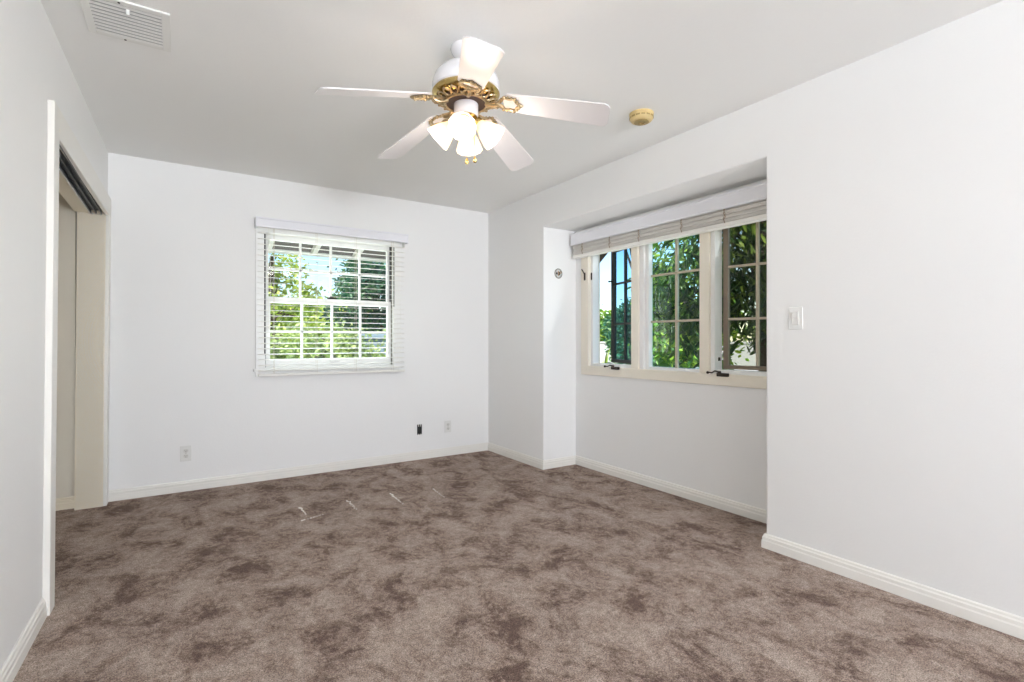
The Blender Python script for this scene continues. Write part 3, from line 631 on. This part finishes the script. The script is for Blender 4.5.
# roof with eaves at the back and the alcove side
ev = struct(empty('roof_eave', (1.2, BY+T, 2.2)), 'roof eave with grey soffit boards and white rafter tails outside the back window', 'roof eave')
q = MB()
for i in range(6):
    y0 = BY+T+i*.112; z0 = 2.215-.195*(i*.112/.62)
    z1 = 2.215-.195*((i+1)*.112/.62)
    q.prism([(y0+.003, z0), (y0+.109, z1), (y0+.109, z1+.02), (y0+.003, z0+.02)], 'x', -1.6, 3.6)
bl('soffit_board', q, M['eave_wood'], ev, ev)
q = MB(); q.box((-1.6, BY+T+.655, 1.974), (3.6, BY+T+.685, 2.05)); bl('fascia', q, M['eave_white'], ev, ev)
for k in range(10):
    x = .30+.41*(k-2)
    q = MB(); y0 = BY+T; q.prism([(y0, 2.135), (y0+.60, 1.972), (y0+.655, 1.985), (y0+.655, 2.01), (y0, 2.215)], 'x', x-.022, x+.022); bl('rafter_tail', q, M['eave_white'], ev, ev)
q = MB(); q.prism([(-1.6, 2.26), (3.6, 2.26), (3.6, 2.30), (-1.6, 2.30)], 'y', BY+T, BY+T+.01)
q.prism([(BY+T+.69, 2.02), (BY+T+.69, 2.06), (BY+T, 2.62), (1.9, 4.0), (-1.6, 2.62), (-1.6, 2.58), (1.9, 3.9), (BY+T, 2.58)], 'x', -1.6, 3.75); bl('roof_slope', q, M['shingle'], ev, ev)
br = empty('eave_bracket', (NX+.14, 3.74, 2.0)); tag(br, 'brown wooden knee brace under the eave outside the alcove window', 'roof bracket')
q = MB(); q.prism([(NX+.14, 1.60), (NX+.14, 1.86), (NX+.54, 2.26), (NX+.80, 2.26)], 'y', 3.75, 3.82); bl('brace', q, M['eave_brown'], br, br)
q = MB(); q.box((NX+.14, 3.735, 2.24), (NX+.75, 3.835, 2.34)); q.box((NX+.141, 3.735, 1.72), (NX+.18, 3.835, 2.24)); bl('beam', q, M['eave_brown'], br, br)

def leaves(n, centers, size, aspect, seed, droop=0, flat=.0, spray=0):
    """numpy leaf cloud: each leaf a folded 6-vertex blade; centers = list of (x,y,z,rx,ry,rz,weight)"""
    R = np.random.default_rng(seed); C = np.array(centers, float); wt = C[:, 6]/C[:, 6].sum()
    idx = R.choice(len(C), n, p=wt)
    v = R.normal(size=(n, 3)); v /= np.linalg.norm(v, axis=1)[:, None]
    rad = R.uniform(.15, 1, n)**.5
    # clumps give gaps of sky between masses
    pos = C[idx, :3]+v*C[idx, 3:6]*rad[:, None]
    nc = max(8, n//70); cc = pos[R.choice(n, nc)]
    pick = R.integers(0, nc, n); keep = R.uniform(size=n) < .72
    span = C[:, 3:6].mean()*.18+size
    pos = np.where(keep[:, None], cc[pick]+R.normal(size=(n, 3))*span*.55, pos)
    d = R.normal(size=(n, 3)); d[:, 2] = d[:, 2]*.6-droop; d /= np.linalg.norm(d, axis=1)[:, None]
    s = np.cross(d, R.normal(size=(n, 3))); s /= np.linalg.norm(s, axis=1)[:, None]
    nn = np.cross(d, s); L = size*R.uniform(.65, 1.35, n)[:, None]; W = L*aspect
    V = np.stack([pos, pos+d*L*.35+s*W*.5, pos+d*L*.75+s*W*.38, pos+d*L-nn*L*.08, pos+d*L*.75-s*W*.38, pos+d*L*.35-s*W*.5, pos+d*L*.5-nn*W*.18], 1).reshape(-1, 3)
    base_ = np.arange(n)*7
    F = np.concatenate([np.stack([base_+a, base_+b, base_+6], 1) for a, b in ((0, 1), (1, 2), (2, 3), (3, 4), (4, 5), (5, 0))])
    return V, F
def foliage(name, args, m, parent, root):
    V, F = leaves(**args); V = V-np.array(root.location)
    me = bpy.data.meshes.new(name); me.from_pydata(V.tolist(), [], F.tolist()); me.materials.append(m)
    o = bpy.data.objects.new(name, me); COL.objects.link(o); o.parent = parent; return o
def tree(name, x, y, top, rad, zc, rz, n, size, aspect, lm, label, cat='tree', seed=1, droop=.2, lobes=7, trunk=.12, group=None, extra=()):
    t_ = empty(name, (x, y, GZ)); tag(t_, label, cat, group)
    R = random.Random(seed); cs_ = [(x, y, zc, rad*.75, rad*.75, rz*.8, 1.5)]
    for i in range(lobes):
        a = 2*PI*i/lobes+R.uniform(-.3, .3); k = R.uniform(.45, .75)
        cs_.append((x+rad*k*math.cos(a), y+rad*k*math.sin(a), zc+R.uniform(-.6, .6)*rz, rad*.45, rad*.45, rz*.42, 1))
    cs_ += list(extra)
    foliage('foliage', dict(n=n, centers=cs_, size=size, aspect=aspect, seed=seed, droop=droop), lm, t_, t_)
    q = MB(); q.tube([(0, 0, -.05), (.05*trunk/.12, .03, (zc-GZ)*.4), (-.04, .05, (zc-GZ)*.85), (0, 0, zc-GZ+rz*.4)], [trunk*1.2, trunk, trunk*.8, trunk*.3], 10); q.build('trunk', M['bark'], t_, True)
    q = MB()
    for c_ in cs_[1:]:
        a_ = Vector((-.03, .04, (zc-GZ)*.7)); b_ = Vector((c_[0]-x, c_[1]-y, c_[2]-GZ)); q.tube([a_, (a_+b_)/2+Vector((0, 0, .1)), b_], [trunk*.45, trunk*.3, trunk*.1], 6)
    q.build('branches', M['bark'], t_, True)
    return t_
def at(px, D):
    u = (px-512)/509; return (D*(math.sin(YAW)+u*math.cos(YAW)), D*(math.cos(YAW)-u*math.sin(YAW)))
# beyond the alcove window
x, y = at(768, 6.2); tree('weeping_tree', x, y, 4, 1.2, 2.6, 1.85, 9000, .17, .24, M['leaf_dark'], 'dark dense tree with drooping narrow leaves outside the right casement', seed=5, droop=1.3, lobes=9, trunk=.10)
x, y = at(684, 10); tree('leafy_tree', x, y, 4, .95, 1.9, 1.75, 5200, .15, .42, M['leaf_mid'], 'bright green leafy tree filling the middle casement pane', seed=8, droop=.5, lobes=7)
x, y = at(645, 15.5); tree('garden_tree', x, y, 3, 1.25, 1.3, 1.45, 9000, .16, .45, M['leaf_blue'], 'dark green rounded tree seen through the open casement sash', seed=11)
x, y = at(594, 27); tree('garden_tree', x, y, 3, 1.9, 1.3, 1.7, 7000, .22, .5, M['leaf_mid'], 'sunlit green tree behind the pale wall, left of open sash', seed=12)
x, y = at(640, 9.0); tree('overhanging_tree', x, y, 4, .75, 3.2, .7, 900, .12, .35, M['leaf_mid'], 'light branches with small leaves hanging against the sky', seed=21, droop=.6, trunk=.06, lobes=6)
x, y = at(800, 22); tree('broad_tree', x, y, 5, 2.3, 2.2, 2.3, 8000, .17, .42, M['leaf_dark'], 'broad deep green tree farther behind the weeping tree', seed=31, lobes=8)
ag = empty('strappy_plant', (*at(600.5, 7.3), GZ)); tag(ag, 'bright green strap-leaved plant below the open casement sash', 'plant')
q = MB(); R_ = random.Random(9)
for i in range(34):
    a = R_.uniform(0, 2*PI); l = R_.uniform(1.1, 1.75); sp = R_.uniform(.15, .45); c, s_ = math.cos(a), math.sin(a)
    t_ = bmesh.new(); prev = None
    for k in range(7):
        u = k/6; r = sp*u**1.3; z = l*(u-.28*u**3)*1.1; wd = .030*(1-u**2)+.002
        A_, B_, C_ = [t_.verts.new(p) for p in ((c*r-s_*wd, s_*r+c*wd, z), (c*r, s_*r, z-.008), (c*r+s_*wd, s_*r-c*wd, z))]
        if prev: t_.faces.new((prev[0], A_, B_, prev[1])); t_.faces.new((prev[1], B_, C_, prev[2]))
        prev = (A_, B_, C_)
    q._add(t_)
q.build('leaf_blades', M['leaf_lime'], ag)
x0, y0 = at(560, 24); x1, y1 = at(900, 15)
gw = MB(); dvec = (Vector((x1, y1))-Vector((x0, y0))); L_ = dvec.length; an = math.atan2(dvec.y, dvec.x)
mt = Matrix.Translation((x0, y0, 0)) @ Matrix.Rotation(an, 4, 'Z')
gw.box((0, -.1, GZ), (L_, .1, 1.02), mtx=mt); gw.box((0, -.14, 1.02), (L_, .14, 1.10), .01, mtx=mt)
tag(gw.build('garden_wall', mat('grey_stucco', (158, 160, 166), .85, bump=.5, scale=40, vary=.1)), 'pale stucco garden wall beyond the trees', 'garden wall')
# beyond the back window
x, y = at(272, 10.2); tree('young_tree', x, y, 3, .85, 2.3, 1.3, 2600, .12, .42, M['leaf_lime'], 'yellow green airy tree at left behind the back window', seed=41, droop=.2)
x, y = at(333, 15); tree('round_tree', x, y, 3, 1.7, 1.45, 1.35, 8000, .14, .45, M['leaf_lime'], 'low lime green tree at the centre of the back window', seed=42)
x, y = at(388, 12.2); tree('tall_tree', x, y, 4, 1.25, 2.0, 1.45, 9500, .13, .42, M['leaf_blue'], 'tall blue green tree at right behind the back window', seed=43, lobes=8)
x, y = at(296, 20); tree('far_tree', x, y, 4, 2.4, 1.6, 1.5, 5000, .17, .42, M['leaf_mid'], 'mid green tree in the distance behind the airy tree', seed=44)
hx0, hy0 = at(205, 7.7); hx1, hy1 = at(372, 7.7)
hd = empty('clipped_hedge', ((hx0+hx1)/2, (hy0+hy1)/2, GZ)); tag(hd, 'pale green sunlit hedge along the bottom of the back window', 'hedge')
cs_ = [(hx0+(hx1-hx0)*u, hy0+(hy1-hy0)*u, .52, .42, .42, .85, 1) for u in np.linspace(0, 1, 12)]
foliage('foliage', dict(n=15000, centers=cs_, size=.075, aspect=.5, seed=51, droop=0), M['leaf_hedge'], hd, hd)
q = MB(); R_ = random.Random(4)
for c_ in cs_:
    q.tube([(c_[0]-hd.location.x, c_[1]-hd.location.y, -.03), (c_[0]-hd.location.x+R_.uniform(-.1, .1), c_[1]-hd.location.y, .6), (c_[0]-hd.location.x, c_[1]-hd.location.y+.1, 1.3)], [.03, .025, .01], 6)
q.build('stems', M['bark'], hd)
x, y = at(392, 8.9)
sh = MB(); mt = Matrix.Translation((x, y, 0)) @ Matrix.Rotation(-YAW*.6, 4, 'Z'); sh.box((-.75, -.1, GZ), (1.2, .1, 1.16), mtx=mt); sh.box((-.79, -.14, 1.16), (1.24, .14, 1.24), .01, mtx=mt)
tag(sh.build('garden_wall', M['stucco_grey']), 'blue grey garden wall beside the hedge behind the back window', 'garden wall')
